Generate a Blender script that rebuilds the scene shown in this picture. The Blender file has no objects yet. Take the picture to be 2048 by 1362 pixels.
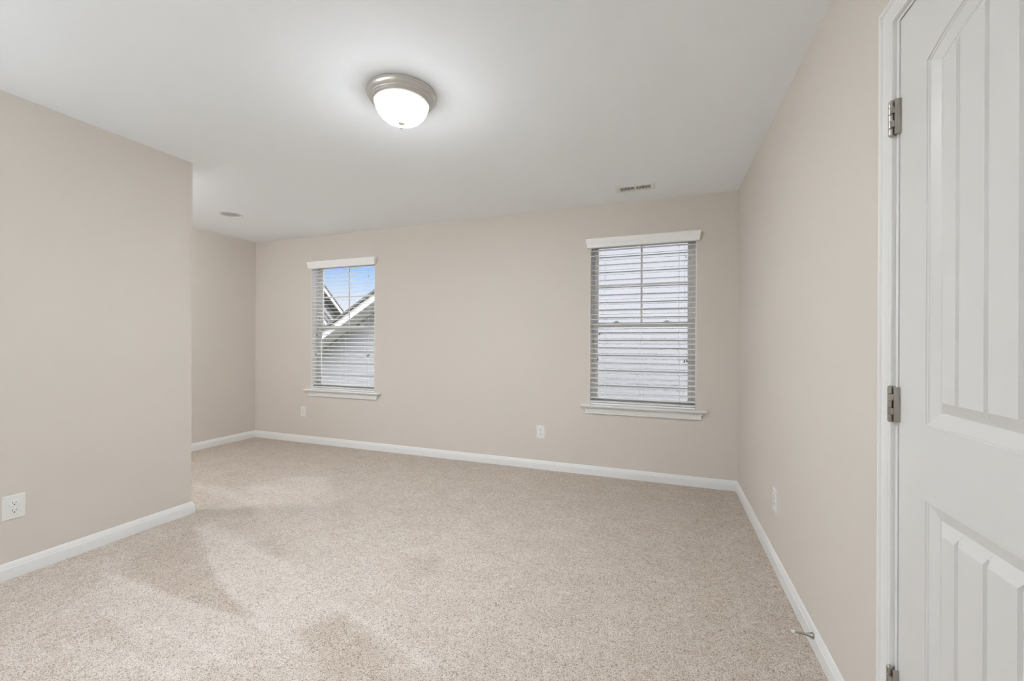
import bpy, bmesh, math, random
from mathutils import Vector, Matrix

sc = bpy.context.scene
col = sc.collection
PI = math.pi

# ------------------------------------------------------------------ camera
H = 2.44                    # ceiling height
R, D = 0.568, 3.779         # right wall x, back (window) wall y
L1, Y1 = -3.088, 1.945      # near left wall x and the y where it ends
L2 = -4.822                 # alcove left wall x
REAR = -2.30                # wall behind the camera
yaw, roll = 0.3508, 0.004
cd = bpy.data.cameras.new('camera'); cam = bpy.data.objects.new('camera', cd); col.objects.link(cam)
cd.sensor_fit = 'HORIZONTAL'; cd.sensor_width = 36.0; cd.lens = 827.2 / 2048 * 36
cd.shift_y = 3.96 / 2048
cd.clip_start = 0.02; cd.clip_end = 300
fw = Vector((-math.sin(yaw), math.cos(yaw), 0)); r0 = Vector((math.cos(yaw), math.sin(yaw), 0)); u0 = Vector((0, 0, 1))
rt = r0 * math.cos(roll) + u0 * math.sin(roll); up = -r0 * math.sin(roll) + u0 * math.cos(roll)
M = Matrix((( rt.x, up.x, -fw.x, 0), (rt.y, up.y, -fw.y, 0), (rt.z, up.z, -fw.z, 1.1988), (0, 0, 0, 1)))
cam.matrix_world = M
sc.camera = cam

# ------------------------------------------------------------------ view and sky
sc.view_settings.view_transform = 'Standard'; sc.view_settings.look = 'None'
sc.view_settings.gamma = 1; sc.view_settings.use_curve_mapping = False
sc.view_settings.exposure = 0.37
LAMP = 410.0                # radiance of the ceiling lamp's glass
FILL_LIGHT = 85.0             # radiance inside the bowls of the two added, unseen fill lamps

w = bpy.data.worlds.new('sky'); sc.world = w; w.use_nodes = True
nt = w.node_tree; nt.nodes.clear()
tc = nt.nodes.new('ShaderNodeTexCoord'); sep = nt.nodes.new('ShaderNodeSeparateXYZ')
nt.links.new(tc.outputs['Generated'], sep.inputs[0])
mp = nt.nodes.new('ShaderNodeMapping'); mp.inputs['Scale'].default_value = (3, 3, 11)
nt.links.new(tc.outputs['Generated'], mp.inputs[0])
cn = nt.nodes.new('ShaderNodeTexNoise'); cn.inputs['Scale'].default_value = 1.4; cn.inputs['Detail'].default_value = 5
nt.links.new(mp.outputs[0], cn.inputs['Vector'])
ad = nt.nodes.new('ShaderNodeMath'); ad.operation = 'MULTIPLY_ADD'; ad.inputs[1].default_value = 0.05; ad.inputs[2].default_value = -0.025
nt.links.new(cn.outputs[0], ad.inputs[0])
ad2 = nt.nodes.new('ShaderNodeMath'); ad2.operation = 'ADD'
nt.links.new(sep.outputs[2], ad2.inputs[0]); nt.links.new(ad.outputs[0], ad2.inputs[1])
rp = nt.nodes.new('ShaderNodeValToRGB'); e = rp.color_ramp.elements
e[0].position = 0.0; e[0].color = (.76, .76, .83, 1)
e[1].position = 1.0; e[1].color = (8.0, 8.0, 8.2, 1)
for p_, c_ in ((.075, (.74, .74, .83, 1)), (.115, (.52, .65, .83, 1)), (.17, (.30, .50, .86, 1)), (.30, (.55, .70, .95, 1)), (.5, (8.0, 8.0, 8.2, 1))):
    q = e.new(p_); q.color = c_
nt.links.new(ad2.outputs[0], rp.inputs[0])
bg = nt.nodes.new('ShaderNodeBackground'); nt.links.new(rp.outputs[0], bg.inputs[0]); bg.inputs[1].default_value = 1.0
wo = nt.nodes.new('ShaderNodeOutputWorld'); nt.links.new(bg.outputs[0], wo.inputs[0])
sc.cycles.max_bounces = 12; sc.cycles.diffuse_bounces = 8; sc.cycles.transparent_max_bounces = 16
sc.cycles.use_denoising = True

# ------------------------------------------------------------------ materials
def mat(name, color, rough=0.6, metal=0.0, spec=0.5):
    m = bpy.data.materials.new(name); m.use_nodes = True
    b = m.node_tree.nodes['Principled BSDF']
    b.inputs['Base Color'].default_value = (*color, 1); b.inputs['Roughness'].default_value = rough
    b.inputs['Metallic'].default_value = metal; b.inputs['Specular IOR Level'].default_value = spec
    return m
def add_bump(m, scale, strength, dist=0.002, detail=3):
    n = m.node_tree; b = n.nodes['Principled BSDF']
    t = n.nodes.new('ShaderNodeTexCoord'); x = n.nodes.new('ShaderNodeTexNoise'); x.inputs['Scale'].default_value = scale; x.inputs['Detail'].default_value = detail
    bu = n.nodes.new('ShaderNodeBump'); bu.inputs['Strength'].default_value = strength; bu.inputs['Distance'].default_value = dist
    n.links.new(t.outputs['Object'], x.inputs['Vector']); n.links.new(x.outputs[0], bu.inputs['Height']); n.links.new(bu.outputs[0], b.inputs['Normal'])
    return m
WALL = add_bump(mat('beige wall paint', (.675, .629, .578), .75, spec=.25), 140, .12, .001)
CEIL = add_bump(mat('flat white ceiling paint', (.895, .93, .965), .9, spec=.15), 120, .12, .001)
TRIM = mat('semi gloss white trim paint', (.80, .805, .80), .32)
DOORM = mat('semi gloss white door paint', (.72, .718, .705), .30)
VINYL = mat('white window vinyl', (.68, .68, .665), .4)
SLAT = mat('white faux wood', (.93, .93, .93), .38)
NICKEL = add_bump(mat('brushed nickel', (.66, .65, .63), .34, 1.0), 300, .05, .0005)
HINGE = mat('satin nickel hinge', (.42, .395, .36), .36, 1.0)
PLATE = mat('white plastic plate', (.80, .80, .785), .35)
SLOT = mat('dark slot', (.035, .033, .03), .8)
DARK = mat('dark duct', (.10, .10, .10), .9)
CORD = mat('white cord', (.62, .62, .63), .8)
TASSEL = mat('brown grey wooden tassel', (.20, .165, .14), .5)
RUBBER = mat('off white rubber', (.72, .74, .70), .6)
CAN = mat('white baffle', (.70, .71, .73), .5)
CANBULB = mat('frosted bulb lens', (.35, .35, .36), .5)
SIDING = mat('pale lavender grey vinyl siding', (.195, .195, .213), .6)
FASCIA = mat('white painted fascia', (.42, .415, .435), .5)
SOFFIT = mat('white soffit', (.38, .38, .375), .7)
SIDING2 = mat('grey siding on far house', (.22, .225, .245), .7)
def shingle():
    m = mat('brown grey shingles', (.17, .155, .155), .9)
    n = m.node_tree; b = n.nodes['Principled BSDF']
    x = n.nodes.new('ShaderNodeTexNoise'); x.inputs['Scale'].default_value = 9; x.inputs['Detail'].default_value = 6
    r = n.nodes.new('ShaderNodeValToRGB'); r.color_ramp.elements[0].color = (.05, .045, .046, 1); r.color_ramp.elements[1].color = (.10, .092, .092, 1)
    n.links.new(x.outputs[0], r.inputs[0]); n.links.new(r.outputs[0], b.inputs['Base Color'])
    return m
SHINGLE = shingle()
def grass():
    m = mat('lawn', (.16, .17, .12), .9)
    n = m.node_tree; b = n.nodes['Principled BSDF']
    x = n.nodes.new('ShaderNodeTexNoise'); x.inputs['Scale'].default_value = 3; x.inputs['Detail'].default_value = 8
    r = n.nodes.new('ShaderNodeValToRGB'); r.color_ramp.elements[0].color = (.13, .14, .10, 1); r.color_ramp.elements[1].color = (.25, .26, .2, 1)
    n.links.new(x.outputs[0], r.inputs[0]); n.links.new(r.outputs[0], b.inputs['Base Color'])
    return m
GRASS = grass()
def glass():
    m = bpy.data.materials.new('window glass'); m.use_nodes = True; n = m.node_tree; n.nodes.clear()
    o = n.nodes.new('ShaderNodeOutputMaterial'); mx = n.nodes.new('ShaderNodeMixShader'); tr = n.nodes.new('ShaderNodeBsdfTransparent')
    tr.inputs[0].default_value = (.97, .98, .98, 1); gl = n.nodes.new('ShaderNodeBsdfGlossy'); gl.inputs['Roughness'].default_value = .02
    fr = n.nodes.new('ShaderNodeFresnel'); fr.inputs[0].default_value = 1.35
    n.links.new(fr.outputs[0], mx.inputs[0]); n.links.new(tr.outputs[0], mx.inputs[1]); n.links.new(gl.outputs[0], mx.inputs[2]); n.links.new(mx.outputs[0], o.inputs[0])
    return m
GLASS = glass()
def lampglass(lo=-.046, hi=-.143, power=LAMP, curve=4.0):
    m = mat('frosted ribbed lamp glass', (.86, .84, .78), .35)
    n = m.node_tree; b = n.nodes['Principled BSDF']
    t = n.nodes.new('ShaderNodeTexCoord'); s = n.nodes.new('ShaderNodeSeparateXYZ'); n.links.new(t.outputs['Object'], s.inputs[0])
    mr = n.nodes.new('ShaderNodeMapRange'); mr.inputs[1].default_value = lo; mr.inputs[2].default_value = hi
    mr.inputs[3].default_value = 0; mr.inputs[4].default_value = 1.0
    pw = n.nodes.new('ShaderNodeMath'); pw.operation = 'POWER'; pw.inputs[1].default_value = curve; n.links.new(mr.outputs[0], pw.inputs[0])
    lb = n.nodes.new('ShaderNodeMath'); lb.operation = 'ADD'; lb.inputs[1].default_value = .0010; n.links.new(pw.outputs[0], lb.inputs[0])
    n.links.new(s.outputs[2], mr.inputs[0])
    mu = n.nodes.new('ShaderNodeMath'); mu.operation = 'MULTIPLY'; mu.inputs[1].default_value = power
    n.links.new(lb.outputs[0], mu.inputs[0]); n.links.new(mu.outputs[0], b.inputs['Emission Strength'])
    b.inputs['Emission Color'].default_value = (.915, .957, 1.0, 1)
    return m
LGLASS = lampglass(); LGLASS_FILL = lampglass(-.044, -.066, 118.0, 1.0)
def carpet():
    m = mat('cut pile frieze carpet', (.5, .43, .37), 1.0, spec=.05)
    n = m.node_tree; b = n.nodes['Principled BSDF']; L = n.links.new
    t = n.nodes.new('ShaderNodeTexCoord'); at = n.nodes.new('ShaderNodeAttribute'); at.attribute_name = 'nap'
    # yarn tips: warped voronoi cells a few millimetres across
    wn = n.nodes.new('ShaderNodeTexNoise'); wn.inputs['Scale'].default_value = 90; wn.inputs['Detail'].default_value = 2
    L(t.outputs['Object'], wn.inputs['Vector'])
    mx = n.nodes.new('ShaderNodeMixRGB'); mx.blend_type = 'LINEAR_LIGHT'; mx.inputs[0].default_value = .012
    L(t.outputs['Object'], mx.inputs[1]); L(wn.outputs['Color'], mx.inputs[2])
    vo = n.nodes.new('ShaderNodeTexVoronoi'); vo.inputs['Scale'].default_value = 185; L(mx.outputs[0], vo.inputs['Vector'])
    fn = n.nodes.new('ShaderNodeTexNoise'); fn.inputs['Scale'].default_value = 270; fn.inputs['Detail'].default_value = 2; L(t.outputs['Object'], fn.inputs['Vector'])
    big = n.nodes.new('ShaderNodeTexNoise'); big.inputs['Scale'].default_value = 7; big.inputs['Detail'].default_value = 4; L(t.outputs['Object'], big.inputs['Vector'])
    # yarn colours: light and tan plies by nap
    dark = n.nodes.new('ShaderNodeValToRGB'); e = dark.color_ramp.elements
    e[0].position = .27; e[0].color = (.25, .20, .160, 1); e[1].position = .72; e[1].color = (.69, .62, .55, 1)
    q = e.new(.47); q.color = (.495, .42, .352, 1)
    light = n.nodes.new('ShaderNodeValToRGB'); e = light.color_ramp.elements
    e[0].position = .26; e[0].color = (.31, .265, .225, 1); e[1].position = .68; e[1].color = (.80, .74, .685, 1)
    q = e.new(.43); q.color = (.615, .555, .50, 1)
    sm = n.nodes.new('ShaderNodeMath'); sm.operation = 'MULTIPLY_ADD'; sm.inputs[1].default_value = -.55; sm.inputs[2].default_value = .28
    L(vo.outputs['Distance'], sm.inputs[0])
    ad = n.nodes.new('ShaderNodeMath'); ad.operation = 'ADD'; L(sm.outputs[0], ad.inputs[0]); L(fn.outputs[0], ad.inputs[1])
    L(ad.outputs[0], dark.inputs[0]); L(ad.outputs[0], light.inputs[0])
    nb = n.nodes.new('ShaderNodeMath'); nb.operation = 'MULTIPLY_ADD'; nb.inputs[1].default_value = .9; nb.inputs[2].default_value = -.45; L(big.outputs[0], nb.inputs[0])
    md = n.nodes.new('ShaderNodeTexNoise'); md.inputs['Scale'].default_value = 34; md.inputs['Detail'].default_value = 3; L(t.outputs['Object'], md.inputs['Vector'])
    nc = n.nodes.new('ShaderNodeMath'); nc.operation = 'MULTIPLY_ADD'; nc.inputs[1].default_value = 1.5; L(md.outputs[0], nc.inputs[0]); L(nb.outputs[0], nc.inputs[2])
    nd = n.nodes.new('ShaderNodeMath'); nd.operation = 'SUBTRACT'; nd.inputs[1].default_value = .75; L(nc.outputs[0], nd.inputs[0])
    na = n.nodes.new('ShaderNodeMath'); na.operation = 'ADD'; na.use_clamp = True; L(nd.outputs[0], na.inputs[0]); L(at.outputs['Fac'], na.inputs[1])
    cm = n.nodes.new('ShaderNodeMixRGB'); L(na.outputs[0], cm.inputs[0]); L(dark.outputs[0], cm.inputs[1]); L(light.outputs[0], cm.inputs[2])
    L(cm.outputs[0], b.inputs['Base Color'])
    bu = n.nodes.new('ShaderNodeBump'); bu.inputs['Strength'].default_value = .5; bu.inputs['Distance'].default_value = .006
    L(ad.outputs[0], bu.inputs['Height']); L(bu.outputs[0], b.inputs['Normal'])
    return m
CARPET = carpet()

# ------------------------------------------------------------------ helpers
def tag(o, label=None, cat=None, group=None, kind=None):
    if label: o['label'] = label
    if cat: o['category'] = cat
    if group: o['group'] = group
    if kind: o['kind'] = kind
    return o
def obj(name, bm, m, parent=None, smooth=False, angle=35):
    """link a bmesh given in the parent's coordinates as ONE object"""
    bmesh.ops.recalc_face_normals(bm, faces=bm.faces)
    me = bpy.data.meshes.new(name); bm.to_mesh(me); bm.free()
    for mm in (m if isinstance(m, (list, tuple)) else [m]): me.materials.append(mm)
    if smooth:
        for p in me.polygons: p.use_smooth = True
        me.set_sharp_from_angle(angle=math.radians(angle))
    o = bpy.data.objects.new(name, me); col.objects.link(o)
    if parent: o.parent = parent
    return o
def empty(name, loc=(0, 0, 0), rz=0.0):
    o = bpy.data.objects.new(name, None); col.objects.link(o); o.location = loc; o.rotation_euler = (0, 0, rz)
    o.empty_display_size = .05
    return o
def copy_tree(o, parent=None):
    c = o.copy(); col.objects.link(c); c.parent = parent
    for ch in [x for x in kids.get(o.name, [])]: copy_tree(ch, c)
    return c
kids = {}
def box(bm, x0, x1, y0, y1, z0, z1, bev=0, mi=0):
    b = bmesh.new()
    vs = [b.verts.new((x, y, z)) for x in (x0, x1) for y in (y0, y1) for z in (z0, z1)]
    for f in ((0, 1, 3, 2), (4, 6, 7, 5), (0, 4, 5, 1), (2, 3, 7, 6), (0, 2, 6, 4), (1, 5, 7, 3)): b.faces.new([vs[i] for i in f])
    if bev: bmesh.ops.bevel(b, geom=list(b.edges), offset=bev, segments=2, affect='EDGES', profile=.6)
    for f in b.faces: f.material_index = mi
    merge(bm, b)
def merge(bm, b, mtx=None):
    if mtx is not None: bmesh.ops.transform(b, matrix=mtx, verts=b.verts)
    mp = {}
    for v in b.verts: mp[v] = bm.verts.new(v.co)
    for f in b.faces:
        try: nf = bm.faces.new([mp[v] for v in f.verts]); nf.material_index = f.material_index
        except ValueError: pass
    b.free()
def lathe(bm, prof, n=64, rib=None, mtx=None):
    b = bmesh.new(); rings = []
    for r, z in prof:
        if r < 1e-6: rings.append([b.verts.new((0, 0, z))]); continue
        ring = []
        for i in range(n):
            a = 2 * PI * i / n; rr = r * (rib(a, z) if rib else 1); ring.append(b.verts.new((rr * math.cos(a), rr * math.sin(a), z)))
        rings.append(ring)
    for A, B in zip(rings, rings[1:]):
        for i in range(n):
            j = (i + 1) % n
            if len(A) == 1 and len(B) > 1: b.faces.new((A[0], B[i], B[j]))
            elif len(B) == 1 and len(A) > 1: b.faces.new((A[i], A[j], B[0]))
            elif len(A) > 1: b.faces.new((A[i], A[j], B[j], B[i]))
    merge(bm, b, mtx)
def tube(bm, pts, r, n=8):
    """a round cord through pts"""
    b = bmesh.new(); rings = []
    P = [Vector(p) for p in pts]
    for i, p in enumerate(P):
        d = (P[min(i + 1, len(P) - 1)] - P[max(i - 1, 0)]).normalized()
        a = d.orthogonal().normalized(); c = d.cross(a)
        rings.append([b.verts.new(p + r * (a * math.cos(2 * PI * k / n) + c * math.sin(2 * PI * k / n))) for k in range(n)])
    for A, B in zip(rings, rings[1:]):
        for k in range(n): b.faces.new((A[k], A[(k + 1) % n], B[(k + 1) % n], B[k]))
    b.faces.new(rings[0]); b.faces.new(rings[-1][::-1])
    merge(bm, b)
def run(bm, prof, P, Q, nrm, ePs=0, eQs=0):
    """sweep profile (t out of the wall, z) from P to Q; eP/eQ: +1 outside corner, -1 inside corner, 0 square"""
    P = Vector(P); Q = Vector(Q); d = (Q - P).normalized(); n_ = Vector(nrm)
    A = [bm.verts.new(P + n_ * t - d * (t * ePs) + Vector((0, 0, z))) for t, z in prof]
    B = [bm.verts.new(Q + n_ * t + d * (t * eQs) + Vector((0, 0, z))) for t, z in prof]
    k = len(prof)
    for i in range(k): bm.faces.new((A[i], A[(i + 1) % k], B[(i + 1) % k], B[i]))
    bm.faces.new(A); bm.faces.new(B[::-1])
def holed(bm, x0, x1, z0, z1, y0, y1, holes, axis='y'):
    """a wall slab with rectangular holes; the slab lies in x-z, thick in y (or lies in y-z, thick in x)"""
    xs = sorted({x0, x1, *[h[0] for h in holes], *[h[1] for h in holes]})
    zs = sorted({z0, z1, *[h[2] for h in holes], *[h[3] for h in holes]})
    def solid(i, k):
        if not (0 <= i < len(xs) - 1 and 0 <= k < len(zs) - 1): return False
        cx = (xs[i] + xs[i + 1]) / 2; cz = (zs[k] + zs[k + 1]) / 2
        return not any(h[0] < cx < h[1] and h[2] < cz < h[3] for h in holes)
    vm = {}
    def V(x, y, z):
        key = (x, y, z)
        if key not in vm: vm[key] = bm.verts.new((x, y, z) if axis == 'y' else (y, x, z))
        return vm[key]
    for i in range(len(xs) - 1):
        for k in range(len(zs) - 1):
            if not solid(i, k): continue
            a, b, c, d = xs[i], xs[i + 1], zs[k], zs[k + 1]
            for y in (y0, y1): bm.faces.new((V(a, y, c), V(b, y, c), V(b, y, d), V(a, y, d)))
            if not solid(i - 1, k): bm.faces.new((V(a, y0, c), V(a, y1, c), V(a, y1, d), V(a, y0, d)))
            if not solid(i + 1, k): bm.faces.new((V(b, y0, c), V(b, y1, c), V(b, y1, d), V(b, y0, d)))
            if not solid(i, k - 1): bm.faces.new((V(a, y0, c), V(a, y1, c), V(b, y1, c), V(b, y0, c)))
            if not solid(i, k + 1): bm.faces.new((V(a, y0, d), V(a, y1, d), V(b, y1, d), V(b, y0, d)))

# ------------------------------------------------------------------ room shell
WT = 0.145
W1 = (-3.910, -3.004); W2 = (-0.630, 0.259); WZ = (0.632, 2.13)
DY = (0.560, 1.358); DZ = 2.048           # rough door opening
bm = bmesh.new(); holed(bm, L2 - WT, R + .12, -.02, H, D, D + WT, [(W1[0], W1[1], *WZ), (W2[0], W2[1], *WZ)])
tag(obj('wall_back', bm, WALL), kind='structure')
bm = bmesh.new(); holed(bm, REAR, D, -.02, H, R, R + .12, [(DY[0], DY[1], -.02, DZ)], axis='x')
tag(obj('wall_right', bm, WALL), kind='structure')
bm = bmesh.new(); box(bm, L1 - .12, L1, REAR, Y1, -.02, H)
bmesh.ops.bevel(bm, geom=[e for e in bm.edges if all(abs(v.co.x - L1) < 1e-5 and abs(v.co.y - Y1) < 1e-5 for v in e.verts)], offset=.006, segments=3, affect='EDGES')
tag(obj('wall_left', bm, WALL), kind='structure')
bm = bmesh.new(); box(bm, L2 - WT, L2, -.30, D, -.02, H); tag(obj('wall_alcove', bm, WALL), kind='structure')
bm = bmesh.new(); box(bm, L2 - WT, L1 - .12, -.45, -.30, -.02, H); tag(obj('wall_nook', bm, WALL), kind='structure')
# rear wall with two windows added for sky light, unseen behind the camera
RW = [(-2.6, -1.6, .75, 2.1), (-1.2, -.2, .75, 2.1)]
bm = bmesh.new(); holed(bm, L2 - WT, R + .12, -.02, H, REAR - WT, REAR, RW); tag(obj('wall_rear', bm, WALL), kind='structure')

# ceiling with a hole for the recessed light
CX, CY, CR = -3.985, 2.862, .088
bm = bmesh.new()
x0, x1, y0, y1 = L2 - WT, R + .12, REAR - WT, D + WT
ov = [bm.verts.new((x, y, H)) for x, y in ((x0, y0), (x1, y0), (x1, y1), (x0, y1))]
iv = [bm.verts.new((CX + CR * math.cos(2 * PI * i / 48), CY + CR * math.sin(2 * PI * i / 48), H)) for i in range(48)]
ed = [bm.edges.new((ov[i], ov[(i + 1) % 4])) for i in range(4)] + [bm.edges.new((iv[i], iv[(i + 1) % 48])) for i in range(48)]
bmesh.ops.triangle_fill(bm, edges=ed, use_beauty=True)
g = bmesh.ops.extrude_face_region(bm, geom=list(bm.faces)); bmesh.ops.translate(bm, vec=(0, 0, .2), verts=[v for v in g['geom'] if isinstance(v, bmesh.types.BMVert)])
tag(obj('ceiling', bm, CEIL), kind='structure')

# carpet floor, with the swaths the vacuum cleaner left in its pile
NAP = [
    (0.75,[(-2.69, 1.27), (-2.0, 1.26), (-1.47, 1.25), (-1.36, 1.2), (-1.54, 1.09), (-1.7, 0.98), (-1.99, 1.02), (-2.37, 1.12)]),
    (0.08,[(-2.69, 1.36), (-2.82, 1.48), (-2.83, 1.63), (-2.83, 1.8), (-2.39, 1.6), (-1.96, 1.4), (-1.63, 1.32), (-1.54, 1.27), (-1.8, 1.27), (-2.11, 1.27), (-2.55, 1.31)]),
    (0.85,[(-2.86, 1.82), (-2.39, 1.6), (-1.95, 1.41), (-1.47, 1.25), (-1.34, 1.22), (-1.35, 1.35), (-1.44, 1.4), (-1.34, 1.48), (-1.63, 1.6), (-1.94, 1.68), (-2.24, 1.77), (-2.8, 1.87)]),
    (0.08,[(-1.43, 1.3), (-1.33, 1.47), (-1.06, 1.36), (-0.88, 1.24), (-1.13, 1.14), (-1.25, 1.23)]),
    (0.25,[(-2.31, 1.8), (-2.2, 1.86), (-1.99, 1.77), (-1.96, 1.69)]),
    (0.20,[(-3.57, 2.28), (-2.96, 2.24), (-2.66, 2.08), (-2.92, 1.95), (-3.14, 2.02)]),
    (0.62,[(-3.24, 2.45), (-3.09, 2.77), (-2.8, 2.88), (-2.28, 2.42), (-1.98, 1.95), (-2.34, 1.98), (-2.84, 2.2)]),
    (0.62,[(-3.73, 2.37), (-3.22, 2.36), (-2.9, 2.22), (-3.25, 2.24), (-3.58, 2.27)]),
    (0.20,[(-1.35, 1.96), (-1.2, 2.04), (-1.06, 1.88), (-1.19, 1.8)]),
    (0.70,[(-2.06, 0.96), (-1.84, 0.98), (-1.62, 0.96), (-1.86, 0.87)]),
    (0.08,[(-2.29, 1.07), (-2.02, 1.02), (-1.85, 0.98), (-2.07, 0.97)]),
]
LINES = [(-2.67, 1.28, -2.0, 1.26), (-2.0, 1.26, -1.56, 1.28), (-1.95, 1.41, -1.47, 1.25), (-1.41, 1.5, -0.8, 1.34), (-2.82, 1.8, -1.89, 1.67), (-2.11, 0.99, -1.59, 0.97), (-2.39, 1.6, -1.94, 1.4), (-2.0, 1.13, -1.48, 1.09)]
def seg(px, py, ax, ay, bx, by):
    dx, dy = bx - ax, by - ay; t = max(0, min(1, ((px - ax) * dx + (py - ay) * dy) / (dx * dx + dy * dy)))
    return math.hypot(px - ax - t * dx, py - ay - t * dy)
def sdf(px, py, P):
    ins = False; dm = 9
    for (ax, ay), (bx, by) in zip(P, P[1:] + P[:1]):
        if (ay > py) != (by > py) and px < (bx - ax) * (py - ay) / (by - ay) + ax: ins = not ins
        dm = min(dm, seg(px, py, ax, ay, bx, by))
    return -dm if ins else dm
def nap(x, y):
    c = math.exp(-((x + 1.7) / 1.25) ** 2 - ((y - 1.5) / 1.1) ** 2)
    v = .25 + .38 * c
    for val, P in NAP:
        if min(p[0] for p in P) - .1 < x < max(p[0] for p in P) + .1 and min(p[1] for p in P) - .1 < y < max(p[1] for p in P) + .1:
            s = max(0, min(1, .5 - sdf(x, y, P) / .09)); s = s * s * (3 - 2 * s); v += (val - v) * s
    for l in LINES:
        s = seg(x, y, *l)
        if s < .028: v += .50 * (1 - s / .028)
    return v
bm = bmesh.new(); st = .02
nx = int((R + .12 - L2 + WT) / st) + 1; ny = int((D + WT - REAR + WT) / st) + 1
g = [[bm.verts.new((min(L2 - WT + i * st, R + .12), min(REAR - WT + j * st, D + WT), 0)) for j in range(ny + 1)] for i in range(nx + 1)]
for i in range(nx):
    for j in range(ny): bm.faces.new((g[i][j], g[i + 1][j], g[i + 1][j + 1], g[i][j + 1]))
fl = tag(obj('floor', bm, CARPET), kind='structure')
at = fl.data.attributes.new('nap', 'FLOAT', 'POINT')
for i, v in enumerate(fl.data.vertices): at.data[i].value = nap(v.co.x, v.co.y)

# baseboards
BB = [(0, 0), (.0135, 0), (.0135, .053), (.0128, .0560), (.0110, .0575), (.0105, .0595), (.0085, .067), (.0050, .0765), (.0025, .0815), (0, .083)]
def bb(name, *args):
    bm = bmesh.new()
    for a in args: run(bm, BB, *a)
    return tag(obj(name, bm, TRIM, smooth=True, angle=25), kind='structure')
bb('baseboard_back', ((L2, D, 0), (R, D, 0), (0, -1, 0), -1, -1))
bb('baseboard_alcove', ((L2, -.30, 0), (L2, D, 0), (1, 0, 0), -1, -1))
bb('baseboard_right', ((R, D, 0), (R, 1.412, 0), (-1, 0, 0), -1, 0), ((R, .503, 0), (R, REAR, 0), (-1, 0, 0), 0, -1))
bb('baseboard_left', ((L1, REAR, 0), (L1, Y1, 0), (1, 0, 0), -1, 1), ((L1, Y1, 0), (L1 - .12, Y1, 0), (0, 1, 0), 1, 1), ((L1 - .12, Y1, 0), (L1 - .12, -.30, 0), (-1, 0, 0), 1, -1))
bb('baseboard_rear', ((R, REAR, 0), (L1, REAR, 0), (0, 1, 0), -1, -1))

# ------------------------------------------------------------------ door in the right wall
# casing: mitred U of a moulded profile, (u from the inner edge, t out of the wall)
CP = [(0, 0), (0, .0085), (.0015, .0105), (.006, .0112), (.0105, .0100), (.0120, .0080), (.0135, .0098), (.024, .0118), (.040, .0128), (.0425, .0122), (.0440, .0150), (.0470, .0172), (.0530, .0172), (.0560, .0150), (.057, .012), (.057, 0)]
ya, yb, zt = .563, 1.355, 2.040
bm = bmesh.new(); k = len(CP)
rows = []
for f in (lambda u, t: (R - t, yb + u, 0), lambda u, t: (R - t, yb + u, zt + u), lambda u, t: (R - t, ya - u, zt + u), lambda u, t: (R - t, ya - u, 0)):
    rows.append([bm.verts.new(f(u, t)) for u, t in CP])
for A, B in zip(rows, rows[1:]):
    for i in range(k): bm.faces.new((A[i], A[(i + 1) % k], B[(i + 1) % k], B[i]))
bm.faces.new(rows[0]); bm.faces.new(rows[-1][::-1])
tag(obj('trim_1', bm, TRIM, smooth=True, angle=20), kind='structure')
# jamb with its stop
bm = bmesh.new()
x0, x1 = R, R + .12
box(bm, x0, x1, 1.343, DY[1], 0, 2.048); box(bm, x0, x1, DY[0], .575, 0, 2.048); box(bm, x0, x1, .575, 1.343, 2.032, 2.048)
box(bm, x0 + .042, x0 + .075, 1.331, 1.343, 0, 2.032); box(bm, x0 + .042, x0 + .075, .575, .587, 0, 2.032); box(bm, x0 + .042, x0 + .075, .587, 1.331, 2.020, 2.032)
tag(obj('trim_2', bm, TRIM), kind='structure')

# leaf: two moulded panels, plank grooves in the raised fields, arched top panel
d1 = tag(empty('door_1', (R, 1.340, 0)), kind='structure')
YA, YB, ZB, ZT = .578, 1.340, .012, 2.029
XF = 0.002                                    # face set back from the wall plane
yc = (YA + YB) / 2
G = [yc + .082 * i for i in (-2, -1, 0, 1, 2)]
HW = .269                                     # half width of a panel
PROF = [(0, 0), (.0012, .0026), (.0045, .0026), (.0065, .0052), (.030, .0125), (.032, .0146), (.034, .0140), (.046, .0078), (.058, .0020)]
def arch(y, inset, base, sag):
    """height of the arched head at y for the outline inset by that much"""
    rad = (HW * HW + sag * sag) / (2 * sag)
    cz = base + sag - rad
    return cz + math.sqrt(max((rad - inset) ** 2 - (y - yc) ** 2, 0))
def outline(inset, zb, ztop, sag, ys, drop=None):
    """points of the outline: bottom left to right, then top right to left; ys = breakpoints as a share of the half width"""
    hw = HW - inset; P = []
    for s in ys: P.append((yc + s * hw, zb + inset))
    for s in reversed(ys):
        y = yc + s * hw
        P.append((y, ztop - inset if sag is None else arch(y, inset, ztop, sag)))
    return P
hf = HW - .058
ys = [-1.0]; kinds = ['e']
fine = []
gw = .0062
for gy in G:
    for o_, kd in ((-gw, 's'), (0, 'g'), (gw, 's')): fine.append(((gy + o_ - yc) / hf, kd))
allp = [(-1.0, 'e')] + fine + [(1.0, 'e')]
full = []
for (a, ka), (b, kb) in zip(allp, allp[1:]):
    full.append((a, ka))
    n_ = 4 if b - a > .1 else 1
    for i in range(1, n_): full.append((a + (b - a) * i / n_, 'p'))
full.append(allp[-1])
YS = [a for a, _ in full]; KD = [kd for _, kd in full]
bm = bmesh.new()
def V(y, z, dep): return bm.verts.new((XF + dep, y - 1.340, z))
edges_of = []
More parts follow.
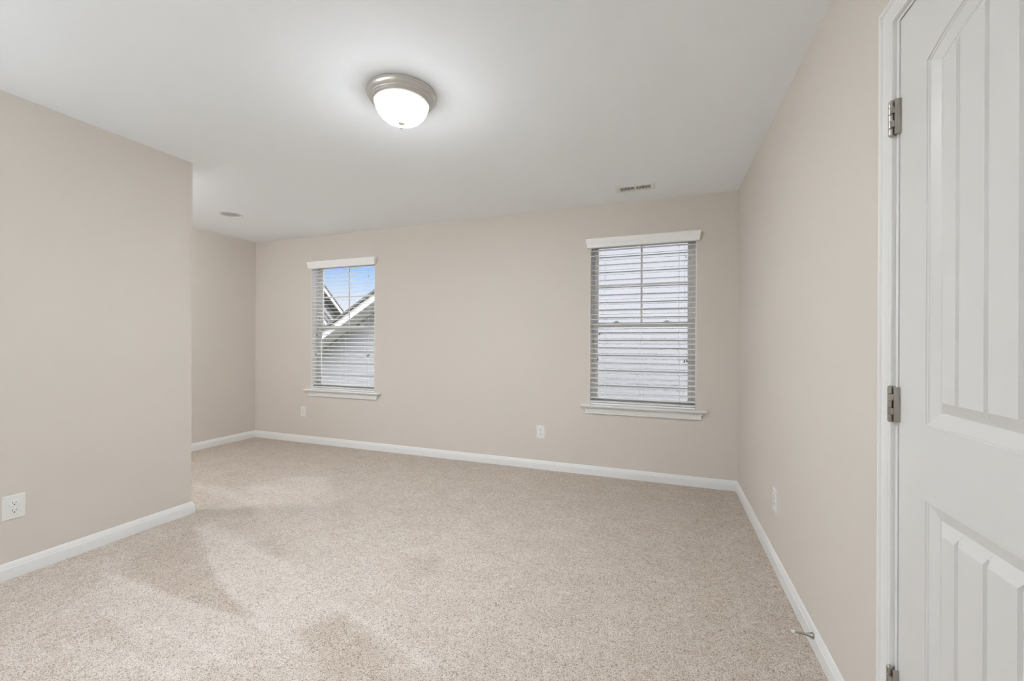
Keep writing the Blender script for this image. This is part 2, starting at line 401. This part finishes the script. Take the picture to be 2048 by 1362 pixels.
for zb, ztop, sag in ((1.012, 1.855, .060), (.245, .838, None)):
    rings = []
    for inset, dep in PROF:
        ring = [V(y, z, dep) for y, z in outline(inset, zb, ztop, sag, YS)]
        rings.append(ring)
    # the grooves run out through the bevel
    nP = len(YS)
    for i, kd in enumerate(KD):
        if kd == 'g':
            for idx, sgn in ((i, -1), (2 * nP - 1 - i, 1)):
                v = rings[-1][idx]; v.co.x = XF + .0122; v.co.z += sgn * .0215
    for A, B in zip(rings, rings[1:]):
        m_ = len(A)
        for i in range(m_): bm.faces.new((A[i], A[(i + 1) % m_], B[(i + 1) % m_], B[i]))
    F = rings[-1]
    for i in range(nP - 1): bm.faces.new((F[i], F[i + 1], F[2 * nP - 2 - i], F[2 * nP - 1 - i]))
    edges_of.append(rings[0])
# stiles, rails of the leaf
up_, lo_ = edges_of; nP = len(YS)
def strip(A, B):
    for a, b, c, d in zip(A, A[1:], B[1:], B): bm.faces.new((a, b, c, d))
upb, upt = up_[:nP], up_[nP:][::-1]; lob, lot = lo_[:nP], lo_[nP:][::-1]
strip(lot, upb)
topr = [V(v.co.y + 1.340, ZT, 0) for v in upt]; strip(upt, topr)
botr = [V(v.co.y + 1.340, ZB, 0) for v in lob]; strip(botr, lob)
for idx, ye in ((0, YA), (-1, YB)):
    inner = [botr[idx], lob[idx], lot[idx], upb[idx], upt[idx], topr[idx]]
    outer = [V(ye, v.co.z, 0) for v in inner]; strip(inner, outer)
    back = [bm.verts.new((XF + .035, ye - 1.340, v.co.z)) for v in (outer[0], outer[-1])]
    bm.faces.new(outer + [back[1], back[0]])
    if idx == 0: sv = (outer, back)
bt = bm.verts.new; 
c4 = [bt((XF + .035, y - 1.340, z)) for y, z in ((YA, ZB), (YB, ZB), (YB, ZT), (YA, ZT))]; bm.faces.new(c4)
bmesh.ops.remove_doubles(bm, verts=bm.verts, dist=1e-5)
obj('door_leaf', bm, DOORM, d1)
def hinge(zc):
    t = .0895 / 5; z0 = zc - .04475
    b = bmesh.new(); cx, cy = -.0115, .0105
    for i in range(5):
        zz = z0 + i * t
        lathe(b, [(0, zz + .0004), (.0062, zz + .0004), (.0068, zz + .001), (.0068, zz + t - .001), (.0062, zz + t - .0004), (0, zz + t - .0004)], 20, mtx=Matrix.Translation((cx, cy, 0)))
        if i in (1, 3): box(b, cx - .0055, XF - .0005, cy - .0135, cy - .0012, zz + .0006, zz + t - .0006, bev=.0006)
        else: box(b, cx + .001, .0005, cy + .002, cy + .0052, zz + .0006, zz + t - .0006)
    lathe(b, [(0, z0 - .002), (.004, z0 - .002), (.0055, z0 - .0005), (.0055, z0 + .001), (0, z0 + .001)], 16, mtx=Matrix.Translation((cx, cy, 0)))
    lathe(b, [(0, z0 + .0925), (.003, z0 + .0925), (.0055, z0 + .0905), (.0055, z0 + .089), (0, z0 + .089)], 16, mtx=Matrix.Translation((cx, cy, 0)))
    # the leaf plate bent round the edge of the door
    box(b, cx + .0005, XF - .0002, cy - .0150, cy - .0115, z0, z0 + .0895, bev=.0008)
    o = obj('hinge', b, HINGE, d1, smooth=True, angle=30); o['label'] = 'satin nickel hinge'
for zc in (1.785, 1.043, .315): hinge(zc)
bm = bmesh.new()
mt = Matrix.Translation((0, -.70, .95)) @ Matrix.Rotation(-PI / 2, 4, 'Y')
lathe(bm, [(0, -.001), (.032, -.001), (.032, .006), (.012, .012), (.010, .035), (.020, .045), (.027, .055), (.025, .068), (.012, .074), (0, .075)], 32, mtx=mt)
obj('door_knob', bm, HINGE, d1, smooth=True)

# ------------------------------------------------------------------ windows
def window(n, x0, x1):
    z0, z1 = WZ; c = (x0 + x1) / 2
    root = tag(empty('window_%d' % n, (c, D, z0)), kind='structure')
    O = Vector((c, D, z0)); hw = (x1 - x0) / 2; h = z1 - z0
    # white jamb liners round the opening
    bm = bmesh.new(); t = .004
    box(bm, -hw, -hw + t, .0005, .078, 0, h); box(bm, hw - t, hw, .0005, .078, 0, h); box(bm, -hw + t, hw - t, .0005, .078, h - t, h)
    obj('jamb_liner', bm, SLAT, root)
    def ring(b, a0, a1, c0, c1, y0, y1, s, tp=None, bt=None):
        tp = tp or s; bt = bt or s
        box(b, a0, a0 + s, y0, y1, c0, c1, bev=.0015); box(b, a1 - s, a1, y0, y1, c0, c1, bev=.0015)
        box(b, a0 + s, a1 - s, y0, y1, c0, c0 + bt, bev=.0015); box(b, a0 + s, a1 - s, y0, y1, c1 - tp, c1, bev=.0015)
    bm = bmesh.new(); ring(bm, -hw, hw, 0, h, .078, .140, .024)
    # sash tracks in the side jambs
    for s in (-1, 1): box(bm, min(s * (hw - .024), s * (hw - .030)), max(s * (hw - .024), s * (hw - .030)), .103, .108, .024, h - .024)
    obj('window_frame', bm, VINYL, root, smooth=True)
    zm = 1.362 - z0
    # lower sash (nearer the room)
    bm = bmesh.new(); ring(bm, -hw + .026, hw - .026, .025, zm + .022, .080, .103, .036, .042, .045)
    ls = obj('lower_sash', bm, VINYL, root, smooth=True)
    bm = bmesh.new(); box(bm, -hw + .060, hw - .060, .0905, .0925, .068, zm - .018); obj('pane', bm, GLASS, ls)
    for x in (-.215, .215):
        b = bmesh.new(); box(b, x - .030, x + .030, .083, .100, zm + .022, zm + .026, bev=.001); box(b, x - .014, x + .014, .080, .097, zm + .026, zm + .036, bev=.003)
        box(b, x - .020, x + .004, .078, .086, zm + .027, zm + .033, bev=.002)
        obj('sash_lock', b, VINYL, ls, smooth=True)
    # upper sash with a colonial grille
    bm = bmesh.new(); ring(bm, -hw + .030, hw - .030, zm - .020, h - .024, .108, .130, .032, .034, .040)
    us = obj('upper_sash', bm, VINYL, root, smooth=True)
    bm = bmesh.new(); box(bm, -hw + .060, hw - .060, .118, .120, zm + .018, h - .056); obj('pane', bm, GLASS, us)
    bm = bmesh.new(); zg = (zm + .020 + h - .058) / 2
    box(bm, -.008, .008, .1140, .11795, zm + .020, h - .058, bev=.001); box(bm, -hw + .062, hw - .062, .1145, .1178, zg - .008, zg + .008, bev=.001)
    obj('grille', bm, VINYL, us)
    # stool and apron
    bm = bmesh.new(); ex = .078
    prof = [(-.045, .003), (-.045, -.003), (-.043, -.010), (-.036, -.016), (-.002, -.016), (-.002, -.016), (-.002, 0), (-.002, .003), (-.040, .006)]
    b = bmesh.new(); P = [(-.040, .006), (-.0445, .003), (-.046, -.003), (-.044, -.009), (-.038, -.014), (0, -.014), (0, .006)]
    A = [b.verts.new((-hw - ex, y, z)) for y, z in P]; B = [b.verts.new((hw + ex, y, z)) for y, z in P]
    for i in range(len(P)): b.faces.new((A[i], A[(i + 1) % len(P)], B[(i + 1) % len(P)], B[i]))
    b.faces.new(A); b.faces.new(B[::-1]); merge(bm, b)
    box(bm, -hw + .0005, hw - .0005, 0, .078, .0003, .006)
    obj('window_stool', bm, TRIM, root, smooth=True)
    b = bmesh.new(); e2 = .052
    P = [(-.016, -.0145), (-.020, -.0145), (-.020, -.024), (-.015, -.030), (-.0125, -.040), (-.0125, -.058), (-.010, -.064), (-.0145, -.067), (-.0145, -.072), (0, -.072), (0, -.0145)]
    A = [b.verts.new((-hw - e2 + .012 * (z < -.03), y, z)) for y, z in P]; B = [b.verts.new((hw + e2 - .012 * (z < -.03), y, z)) for y, z in P]
    for i in range(len(P)): b.faces.new((A[i], A[(i + 1) % len(P)], B[(i + 1) % len(P)], B[i]))
    b.faces.new(A); b.faces.new(B[::-1])
    obj('apron', b, TRIM, root, smooth=True, angle=25)
window(1, *W1); window(2, *W2)
# plain windows added behind the camera to admit sky light
for i, (x0, x1, z0, z1) in enumerate(RW):
    root = tag(empty('window_%d' % (3 + i), ((x0 + x1) / 2, REAR, z0)), kind='structure'); hw = (x1 - x0) / 2; h = z1 - z0
    bm = bmesh.new()
    for a in ((-hw, -hw + .05, 0, h), (hw - .05, hw, 0, h), (-hw + .05, hw - .05, 0, .05), (-hw + .05, hw - .05, h - .05, h), (-hw + .05, hw - .05, h / 2 - .02, h / 2 + .02)):
        box(bm, a[0], a[1], -.13, -.07, a[2], a[3], bev=.002)
    obj('window_frame', bm, VINYL, root)
    bm = bmesh.new(); box(bm, -hw + .05, hw - .05, -.101, -.099, .05, h - .05); obj('pane', bm, GLASS, root)

# ------------------------------------------------------------------ blinds
def blind(x0, x1, label, tilt):
    z0, z1 = WZ; c = (x0 + x1) / 2; hw = (x1 - x0) / 2
    root = tag(empty('window_blind', (c, D, z0)), label, 'blind', 'window blinds on the back wall'); h = z1 - z0
    # valance: crown profile with returned ends
    P = [(-.036, 0), (-.036, .010), (-.038, .014), (-.038, .024), (-.041, .030), (-.046, .052), (-.049, .062), (-.049, .070), (-.046, .078)]
    zb = 2.056 - z0; ov = .020
    b = bmesh.new()
    o_ = [b.verts.new((-hw - ov + (-.036 - y) * -.7, 0, zb + z)) for y, z in P]
    A = [b.verts.new((-hw - ov - (-.036 - y) * .7, y, zb + z)) for y, z in P]; B = [b.verts.new((hw + ov + (-.036 - y) * .7, y, zb + z)) for y, z in P]
    for v, (y, z) in zip(o_, P): v.co.x = -hw - ov - (-.036 - y) * .7; v.co.y = -.0006
    q_ = [b.verts.new((hw + ov + (-.036 - y) * .7, -.0006, zb + z)) for y, z in P]
    for X, Y_ in ((o_, A), (A, B), (B, q_)):
        for i in range(len(P) - 1): b.faces.new((X[i], X[i + 1], Y_[i + 1], Y_[i]))
    b.faces.new((o_[-1], A[-1], B[-1], q_[-1])); b.faces.new((o_[0], A[0], B[0], q_[0])); b.faces.new(o_ + q_[::-1])
    obj('valance', b, SLAT, root, smooth=True, angle=25)
    bm = bmesh.new(); box(bm, -hw + .006, hw - .006, .006, .060, h - .042, h - .006, bev=.002); obj('headrail', bm, SLAT, root)
    # slats
    s = hw - .0065; yc_ = .034; pitch = .0445
    def slat(b, zc, tl, th=.0028, wd=.050):
        n = 6; T = []; Bt = []
        for i in range(n + 1):
            u = -wd / 2 + wd * i / n; cr = .0016 * (1 - (2 * u / wd) ** 2)
            for lst, dz in ((T, th / 2), (Bt, -th / 2)):
                y = u * math.cos(tl) - (cr + dz) * math.sin(tl); z = u * math.sin(tl) + (cr + dz) * math.cos(tl); lst.append((yc_ + y, zc + z))
        ring = T + Bt[::-1]
        A = [b.verts.new((-s, y, z)) for y, z in ring]; B = [b.verts.new((s, y, z)) for y, z in ring]
        for i in range(len(ring)): b.faces.new((A[i], A[(i + 1) % len(ring)], B[(i + 1) % len(ring)], B[i]))
        b.faces.new(A); b.faces.new(B[::-1])
    bm = bmesh.new(); rnd = random.Random(int(abs(x0) * 100)); zc = .0685; first = zc
    lst = []
    while zc < h - .050:
        lst.append(zc); zc += pitch
    for zc in lst: slat(bm, zc, tilt + rnd.uniform(-.012, .012))
    # three surplus slats lie stacked on the bottom rail
    for k_ in range(3): slat(bm, .0305 + k_ * .0036, .02)
    obj('slat_stack', bm, SLAT, root, smooth=True, angle=40)
    bm = bmesh.new(); box(bm, -s, s, yc_ - .025, yc_ + .025, .0078, .0235, bev=.003)
    br = obj('bottom_rail', bm, SLAT, root, smooth=True)
    for x in (-hw + .13, 0, hw - .13):
        b = bmesh.new(); lathe(b, [(0, .0062), (.006, .0064), (.006, .008), (0, .008)], 16, mtx=Matrix.Translation((x, yc_ - .006, 0)))
        p = obj('rail_button', b, CORD, br)
    # ladder strings: a front and a back string at three places
    for j, x in enumerate((-hw + .130, 0, hw - .135)):
        b = bmesh.new()
        for y in (yc_ - .0265, yc_ + .0265):
            if j == 1 and y < yc_: # the middle front string has slipped and runs slanting below the meeting rail
                tube(b, [(x, y, h - .045), (x - .002, y, .76), (x - .035, y, .02)], .0007, 6)
            else: tube(b, [(x, y, h - .045), (x, y, .60), (x + .008, y, .02)], .0007, 6)
        obj('ladder_string', b, CORD, root)
    # lift cords at the right, tilt cords at the left, each pair with its tassels
    def cord(x, ztop, zbot, name, y=-.004):
        b = bmesh.new(); tube(b, [(x, .006, ztop + .0), (x, y, ztop - .04), (x, y, zbot + .02)], .0008, 6)
        o = obj(name, b, CORD, root)
        b = bmesh.new(); lathe(b, [(0, zbot + .024), (.0035, zbot + .023), (.0045, zbot + .012), (.0075, zbot + .003), (.0075, zbot), (0, zbot - .001)], 16, mtx=Matrix.Translation((x, y, 0)))
        t_ = obj('tassel', b, TASSEL, o, smooth=True); t_['label'] = 'brown grey tassel'
    zz = lambda z: z - z0
    cord(hw - .092, h - .05, zz(1.035), 'lift_cord'); cord(hw - .073, h - .05, zz(1.040), 'lift_cord')
    b = bmesh.new(); lathe(b, [(0, zz(1.917)), (.004, zz(1.918)), (.006, zz(1.926)), (.004, zz(1.934)), (0, zz(1.935))], 14, mtx=Matrix.Translation((hw - .0825, -.006, 0)))
    obj('cord_joiner', b, RUBBER, root, smooth=True)
    cord(-hw + .088, h - .05, zz(1.270), 'tilt_cord'); cord(-hw + .074, h - .05, zz(1.040), 'tilt_cord')
TL = math.radians(8)
blind(*W1, 'white slatted blind over the far left window with sky and a sloping roof behind it', TL)
blind(*W2, 'white slatted blind over the wider looking right window with only grey siding behind it', TL)

# ------------------------------------------------------------------ ceiling lamp
def ceiling_lamp(x, y, label, lg=LGLASS):
    root = tag(empty('ceiling_lamp', (x, y, H)), label, 'lamp')
    bm = bmesh.new()
    lathe(bm, [(0, 0), (.160, 0), (.163, -.003), (.1690, -.004), (.1700, -.008), (.1690, -.012), (.166, -.0135), (.1645, -.016), (.163, -.022), (.158, -.029), (.1535, -.0325), (.1520, -.034),
               (.1525, -.0365), (.151, -.0395), (.1485, -.0405), (.147, -.042), (.145, -.047), (.1405, -.051), (.1370, -.0525), (.1345, -.052), (.1335, -.048), (.1335, -.040), (0, -.040)], 96)
    b_ = obj('base', bm, NICKEL, root, smooth=True, angle=40); b_['label'] = 'brushed nickel stepped ring'
    bm = bmesh.new()
    pr = [(.1322, -.0415), (.1322, -.050), (.1300, -.060), (.1255, -.073), (.1190, -.086), (.1105, -.099), (.0995, -.111), (.0860, -.1215), (.0700, -.1300), (.0520, -.1365), (.0330, -.1410), (.0150, -.1432), (0, -.1437)]
    lathe(bm, pr, 192, rib=lambda a, z: 1 + .010 * abs(math.sin(a * 12)) * (1 if z < -.05 else 0))
    obj('glass_shade', bm, lg, root, smooth=True, angle=60)
    bm = bmesh.new()
    lathe(bm, [(0, -.142), (.0165, -.1425), (.0175, -.1455), (.0150, -.1485), (.0070, -.1510), (.0040, -.1535), (.0045, -.157), (.0065, -.1610), (.0072, -.1650), (.0060, -.1695), (.0030, -.1725), (0, -.1732)], 32)
    obj('finial', bm, NICKEL, root, smooth=True)
ceiling_lamp(-1.237, 1.757, 'lit round flush ceiling lamp with brushed nickel ring and frosted glass bowl')

ceiling_lamp(-3.98, 1.50, 'second round ceiling lamp, added in the alcove as fill, hidden behind the left wall', LGLASS_FILL)  # added lamp, out of view, that brightens the alcove
# two floor lamps added out of view to brighten the room off its ceiling
UPM = mat('fill light diffuser', (.8, .8, .8), .5)
ub = UPM.node_tree.nodes['Principled BSDF']; ub.inputs['Emission Color'].default_value = (.85, .925, 1, 1); ub.inputs['Emission Strength'].default_value = FILL_LIGHT
def fill_lamp(x, y, label):
    root = tag(empty('fill_lamp', (x, y, 0)), label, 'lamp')
    b = bmesh.new(); lathe(b, [(0, 0), (.14, 0), (.145, .006), (.14, .014), (.03, .024), (.012, .04), (0, .04)], 40); obj('base', b, NICKEL, root, smooth=True)
    b = bmesh.new(); lathe(b, [(0, .035), (.011, .035), (.011, 1.60), (0, 1.60)], 24); obj('pole', b, NICKEL, root, smooth=True)
    b = bmesh.new(); lathe(b, [(0, 1.58), (.03, 1.585), (.10, 1.61), (.17, 1.66), (.20, 1.72), (.203, 1.722), (.206, 1.720), (.177, 1.655), (.105, 1.60), (.03, 1.575), (0, 1.57)], 48); obj('lamp_shade', b, NICKEL, root, smooth=True)
    b = bmesh.new(); lathe(b, [(0, 1.685), (.17, 1.685), (.172, 1.680), (.17, 1.675), (0, 1.675)], 48); obj('diffuser', b, UPM, root, smooth=True)
fill_lamp(-2.70, -0.70, 'added fill light shaped as a nickel floor lamp, against the long left wall, behind the camera')
fill_lamp(-2.00, -1.90, 'added fill light shaped as a nickel floor lamp, under the rear windows, behind the camera')

# ------------------------------------------------------------------ recessed light
rc = tag(empty('recessed_light', (CX, CY, H)), 'unlit round recessed downlight in the ceiling of the left alcove', 'downlight')
bm = bmesh.new(); lathe(bm, [(.0835, .002), (.0860, -.0025), (.0900, -.0035), (.1000, -.0020), (.1015, -.0002)], 64)
obj('trim_ring', bm, TRIM, rc, smooth=True)
bm = bmesh.new(); pr = [(.0835, .002)]
for i in range(14): pr += [(.0832 - i * .0013, .004 + i * .0055), (.0815 - i * .0013, .0055 + i * .0055)]
pr += [(.063, .085), (0, .085)]
lathe(bm, pr, 64); obj('baffle', bm, CAN, rc, smooth=True, angle=50)
bm = bmesh.new(); lathe(bm, [(.058, .084), (.056, .066), (.045, .058), (.02, .054), (0, .053)], 48); obj('bulb', bm, CANBULB, rc, smooth=True)

# ------------------------------------------------------------------ ceiling vent
vx, vy = -.215, 3.437
vt = tag(empty('ceiling_vent', (vx, vy, H)), 'white rectangular metal air register in the ceiling near the right window', 'vent')
bm = bmesh.new(); a, b2 = .150, .074; ia, ib = .118, .036
fr = [[bm.verts.new((sx * p, sy * q, z)) for sx, sy in ((-1, -1), (1, -1), (1, 1), (-1, 1))] for p, q, z in ((a, b2, -.0002), (a, b2, -.002), (a - .006, b2 - .006, -.006), (ia + .004, ib + .004, -.007), (ia, ib, -.0055), (ia, ib, -.0004))]
for A, B in zip(fr, fr[1:]):
    for i in range(4): bm.faces.new((A[i], A[(i + 1) % 4], B[(i + 1) % 4], B[i]))
box(bm, -.007, .007, -ib, ib, -.006, -.0012)
for sx in (-1, 1): lathe(bm, [(0, -.0085), (.003, -.008), (.0038, -.0066)], 12, mtx=Matrix.Translation((sx * .135, 0, 0)))
obj('register_frame', bm, TRIM, vt, smooth=True)
bm = bmesh.new(); box(bm, -ia, ia, -ib, ib, -.0011, -.0004); obj('duct_opening', bm, DARK, vt)
bm = bmesh.new()
for sx in (-1, 1):
    for i in range(10):
        x = sx * (.0135 + i * .0112)
        b = bmesh.new(); box(b, -.0006, .0006, -ib, ib, -.0042, .0010)
        merge(bm, b, Matrix.Translation((x, 0, -.0028)) @ Matrix.Rotation(-sx * math.radians(30), 4, 'Y'))
        box(bm, x - .0022, x + .0022, -ib, ib, -.0062, -.0055)
obj('louver_bank', bm, TRIM, vt)

# ------------------------------------------------------------------ outlets
def make_outlet():
    """faces -y, centred on the origin, back on y = 0"""
    root = empty('wall_outlet')
    bm = bmesh.new(); b = bmesh.new()
    box(b, -.040, .040, -.0055, 0, -.061, .061)
    bmesh.ops.bevel(b, geom=[e for e in b.edges if all(v.co.y < -.005 for v in e.verts)], offset=.0035, segments=3, affect='EDGES'); merge(bm, b)
    kids[root.name] = []; parts = kids[root.name]
    parts.append(obj('cover_plate', bm, PLATE, root, smooth=True, angle=30))
    b = bmesh.new(); lathe(b, [(0, .0012), (.002, .0011), (.0032, 0), (.0032, -.001)], 16, mtx=Matrix.Translation((0, -.0055, 0)) @ Matrix.Rotation(PI / 2, 4, 'X'))
    parts.append(obj('screw', b, PLATE, root, smooth=True))
    for zc in (.0195, -.0195):
        b = bmesh.new(); n = 40; ring = []
        for i in range(n):
            a_ = 2 * PI * i / n; x, z = .0172 * math.cos(a_), .0172 * math.sin(a_); z = max(-.0135, min(.0135, z)); ring.append((x, z))
        A = [b.verts.new((x, -.0050, zc + z)) for x, z in ring]; B = [b.verts.new((x, -.0075, zc + z)) for x, z in ring]; Cc = [b.verts.new((x * .95, -.0082, zc + z * .95)) for x, z in ring]
        for X, Y_ in ((A, B), (B, Cc)):
            for i in range(n): b.faces.new((X[i], X[(i + 1) % n], Y_[(i + 1) % n], Y_[i]))
        b.faces.new(Cc); b.faces.new(A[::-1])
        rc_ = obj('receptacle', b, PLATE, root, smooth=True, angle=30); parts.append(rc_)
        b = bmesh.new()
        box(b, -.0075, -.0055, -.0085, -.0079, zc + .0002, zc + .0085); box(b, .0055, .0072, -.0085, -.0079, zc + .0010, zc + .0080)
        lathe(b, [(0, .0006), (.0027, .0006), (.0027, 0)], 14, mtx=Matrix.Translation((0, -.0079, zc - .0065)) @ Matrix.Rotation(PI / 2, 4, 'X'))
        s_ = obj('slot', b, SLOT, rc_); kids[rc_.name] = [s_]; s_['label'] = 'dark socket slots'
        # the rim shadow gap round the receptacle
    return root
o0 = make_outlet()
spots = [((L1, 1.101, .357), PI / 2, 'white wall outlet on the near left wall, the largest in view'),
         ((-1.089, D, .3535), 0, 'white wall outlet low on the back wall between the two windows'),
         ((-4.027, D, .369), 0, 'white wall outlet under the left end of the far left window'),
         ((R, 2.572, .356), -PI / 2, 'white wall outlet seen edge on, low on the right wall')]
for i, (loc, rz, lab) in enumerate(spots):
    o = o0 if i == 0 else copy_tree(o0)
    o.location = loc; o.rotation_euler = (0, 0, rz); tag(o, lab, 'outlet', 'white wall outlets')

# ------------------------------------------------------------------ door stop on the right baseboard
ds = tag(empty('door_stop', (R - .0135, 1.927, .056)), 'nickel rod door stop with white tip screwed into the right baseboard', 'door stop')
mt = Matrix.Rotation(-PI / 2, 4, 'Y')
bm = bmesh.new(); lathe(bm, [(0, 0), (.0125, 0), (.0128, .0015), (.0105, .006), (.0075, .014), (.0052, .022), (.0042, .028), (.0040, .034), (.0042, .066), (0, .066)], 32, mtx=mt)
o = obj('rod', bm, HINGE, ds, smooth=True, angle=50); o['label'] = 'satin nickel flared rod'
bm = bmesh.new(); lathe(bm, [(0, .0605), (.0058, .0605), (.0062, .062), (.0062, .071), (.0050, .0735), (0, .074)], 24, mtx=mt)
o = obj('rubber_tip', bm, RUBBER, ds, smooth=True); o['label'] = 'white rubber tip'

# ------------------------------------------------------------------ outdoors
GZ = -3.1
bm = bmesh.new(); box(bm, -60, 60, -60, 90, GZ - .3, GZ); tag(obj('lawn', bm, GRASS), kind='structure')
# neighbouring house: gable wall parallel to the window wall
SL = .576; HX = -.6                       # roof slope, x of the ridge
YW, YF = 6.40, 6.00                       # wall plane, outer face of the rake board
zroof = lambda x: 2.104 + (min(x, 2 * HX - x) + 4.779) * SL     # top of the roof at x
XE = -8.3; XR = 2 * HX - XE
nb = tag(empty('house', (HX, YW, GZ)), 'neighbouring house close outside both windows, pale siding under a rising roof edge', 'house')
O = Vector((HX, YW, GZ))
def L(x, y, z): return (x - O.x, y - O.y, z - O.z)
bm = bmesh.new(); CO = .1143; z = GZ; top = zroof(HX) - .20
inv = lambda zz: -4.779 + (zz + .22 - 2.104) / SL              # x on the left slope where the wall top is zz
while z < top - .01:
    z2 = min(z + CO, top)
    a0 = max(XE + .45, inv(z)); a1 = max(XE + .45, inv(z2))
    c0, c1 = 2 * HX - a0, 2 * HX - a1
    q = [bm.verts.new(L(*p)) for p in ((a0, YW - .014, z), (c0, YW - .014, z), (c1, YW, z2), (a1, YW, z2), (a0, YW, z), (c0, YW, z))]
    bm.faces.new((q[0], q[1], q[2], q[3])); bm.faces.new((q[0], q[4], q[5], q[1]))
    z = z2
xa = XE + .45; xb = 2 * HX - xa
q = [bm.verts.new(L(x, y, zz)) for y in (YW + .001, YW + 9) for x, zz in ((xa, GZ), (xb, GZ), (xb, zroof(xa) - .22), (HX, zroof(HX) - .22), (xa, zroof(xa) - .22))]
bm.faces.new(q[5:]); bm.faces.new((q[0], q[5], q[9], q[4])); bm.faces.new((q[1], q[6], q[7], q[2]))
bmesh.ops.recalc_face_normals(bm, faces=bm.faces)
obj('siding', bm, SIDING, nb)
def slope_slab(bm, y0, y1, dt, db, x_end=XE):
    """slab that follows both roof slopes between dt and db below the roof top"""
    for s in (0, 1):
        f = (lambda x: x) if s == 0 else (lambda x: 2 * HX - x)
        P = [(x_end, zroof(x_end)), (HX, zroof(HX))]
        v = [bm.verts.new(L(f(x), y, zz - d)) for y in (y0, y1) for x, zz in P for d in (dt, db)]
        for fc in ((0, 1, 3, 2), (4, 6, 7, 5), (0, 4, 5, 1), (2, 3, 7, 6), (0, 2, 6, 4), (1, 5, 7, 3)): bm.faces.new([v[i] for i in fc])
bm = bmesh.new(); slope_slab(bm, YF - .04, YW + 9.4, 0, .045); obj('roof', bm, SHINGLE, nb)
bm = bmesh.new(); slope_slab(bm, YF, YF + .03, .0455, .185); obj('rake_board', bm, FASCIA, nb)
bm = bmesh.new(); slope_slab(bm, YF + .0305, YW + .0, .165, .18); obj('soffit', bm, SOFFIT, nb)
bm = bmesh.new(); slope_slab(bm, YW - .035, YW - .0145, .2055, .265); obj('frieze_board', bm, SIDING, nb)
# far house with a big gable and a small one in front
def gable_house(name, label, at_, rz, zr, sl, half, depth, small=None):
    root = tag(empty(name, (at_[0], at_[1], GZ), rz), label, 'house')
    def put(xc, y0, zpk, s, hf_, y1, oh=.42):
        """a gable facing local -y with its peak at xc, height zpk, roof slope s"""
        ze = zpk - s * hf_
        b = bmesh.new(); v = [b.verts.new((x, y, z - GZ)) for y in (y0, y1) for x, z in ((xc - hf_ + .3, GZ), (xc + hf_ - .3, GZ), (xc + hf_ - .3, ze + .12), (xc, zpk - .18), (xc - hf_ + .3, ze + .12))]
        b.faces.new(v[:5]); b.faces.new(v[5:][::-1])
        for i in range(5): b.faces.new((v[i], v[(i + 1) % 5], v[5 + (i + 1) % 5], v[5 + i]))
        obj('siding', b, SIDING2, root)
        for nm, m_, ya_, yb_, d0, d1 in (('roof', SHINGLE, y0 - oh, y1, 0, .06), ('rake_board', FASCIA, y0 - oh + .02, y0 - oh + .06, .061, .22), ('frieze_board', FASCIA, y0 - .06, y0 - .001, .42, .56)):
            b = bmesh.new()
            for sg in (-1, 1):
                v = [b.verts.new((xc + sg * dx, y, zpk - s * dx - d - GZ)) for y in (ya_, yb_) for dx in (0, hf_) for d in (d0, d1)]
                for fc in ((0, 1, 3, 2), (4, 6, 7, 5), (0, 4, 5, 1), (2, 3, 7, 6), (0, 2, 6, 4), (1, 5, 7, 3)): b.faces.new([v[i] for i in fc])
            obj(nm, b, m_, root)
    put(0, 0, zr, sl, half, depth)
    if small: put(*small)
gable_house('house', 'distant grey house with white edged gables, seen at the left of the far left window', (-11.98, 10.70), math.radians(105), 4.17, .60, 4.3, 9,
            (.63, -.62, 2.24, .60, 1.0, 0, .08))
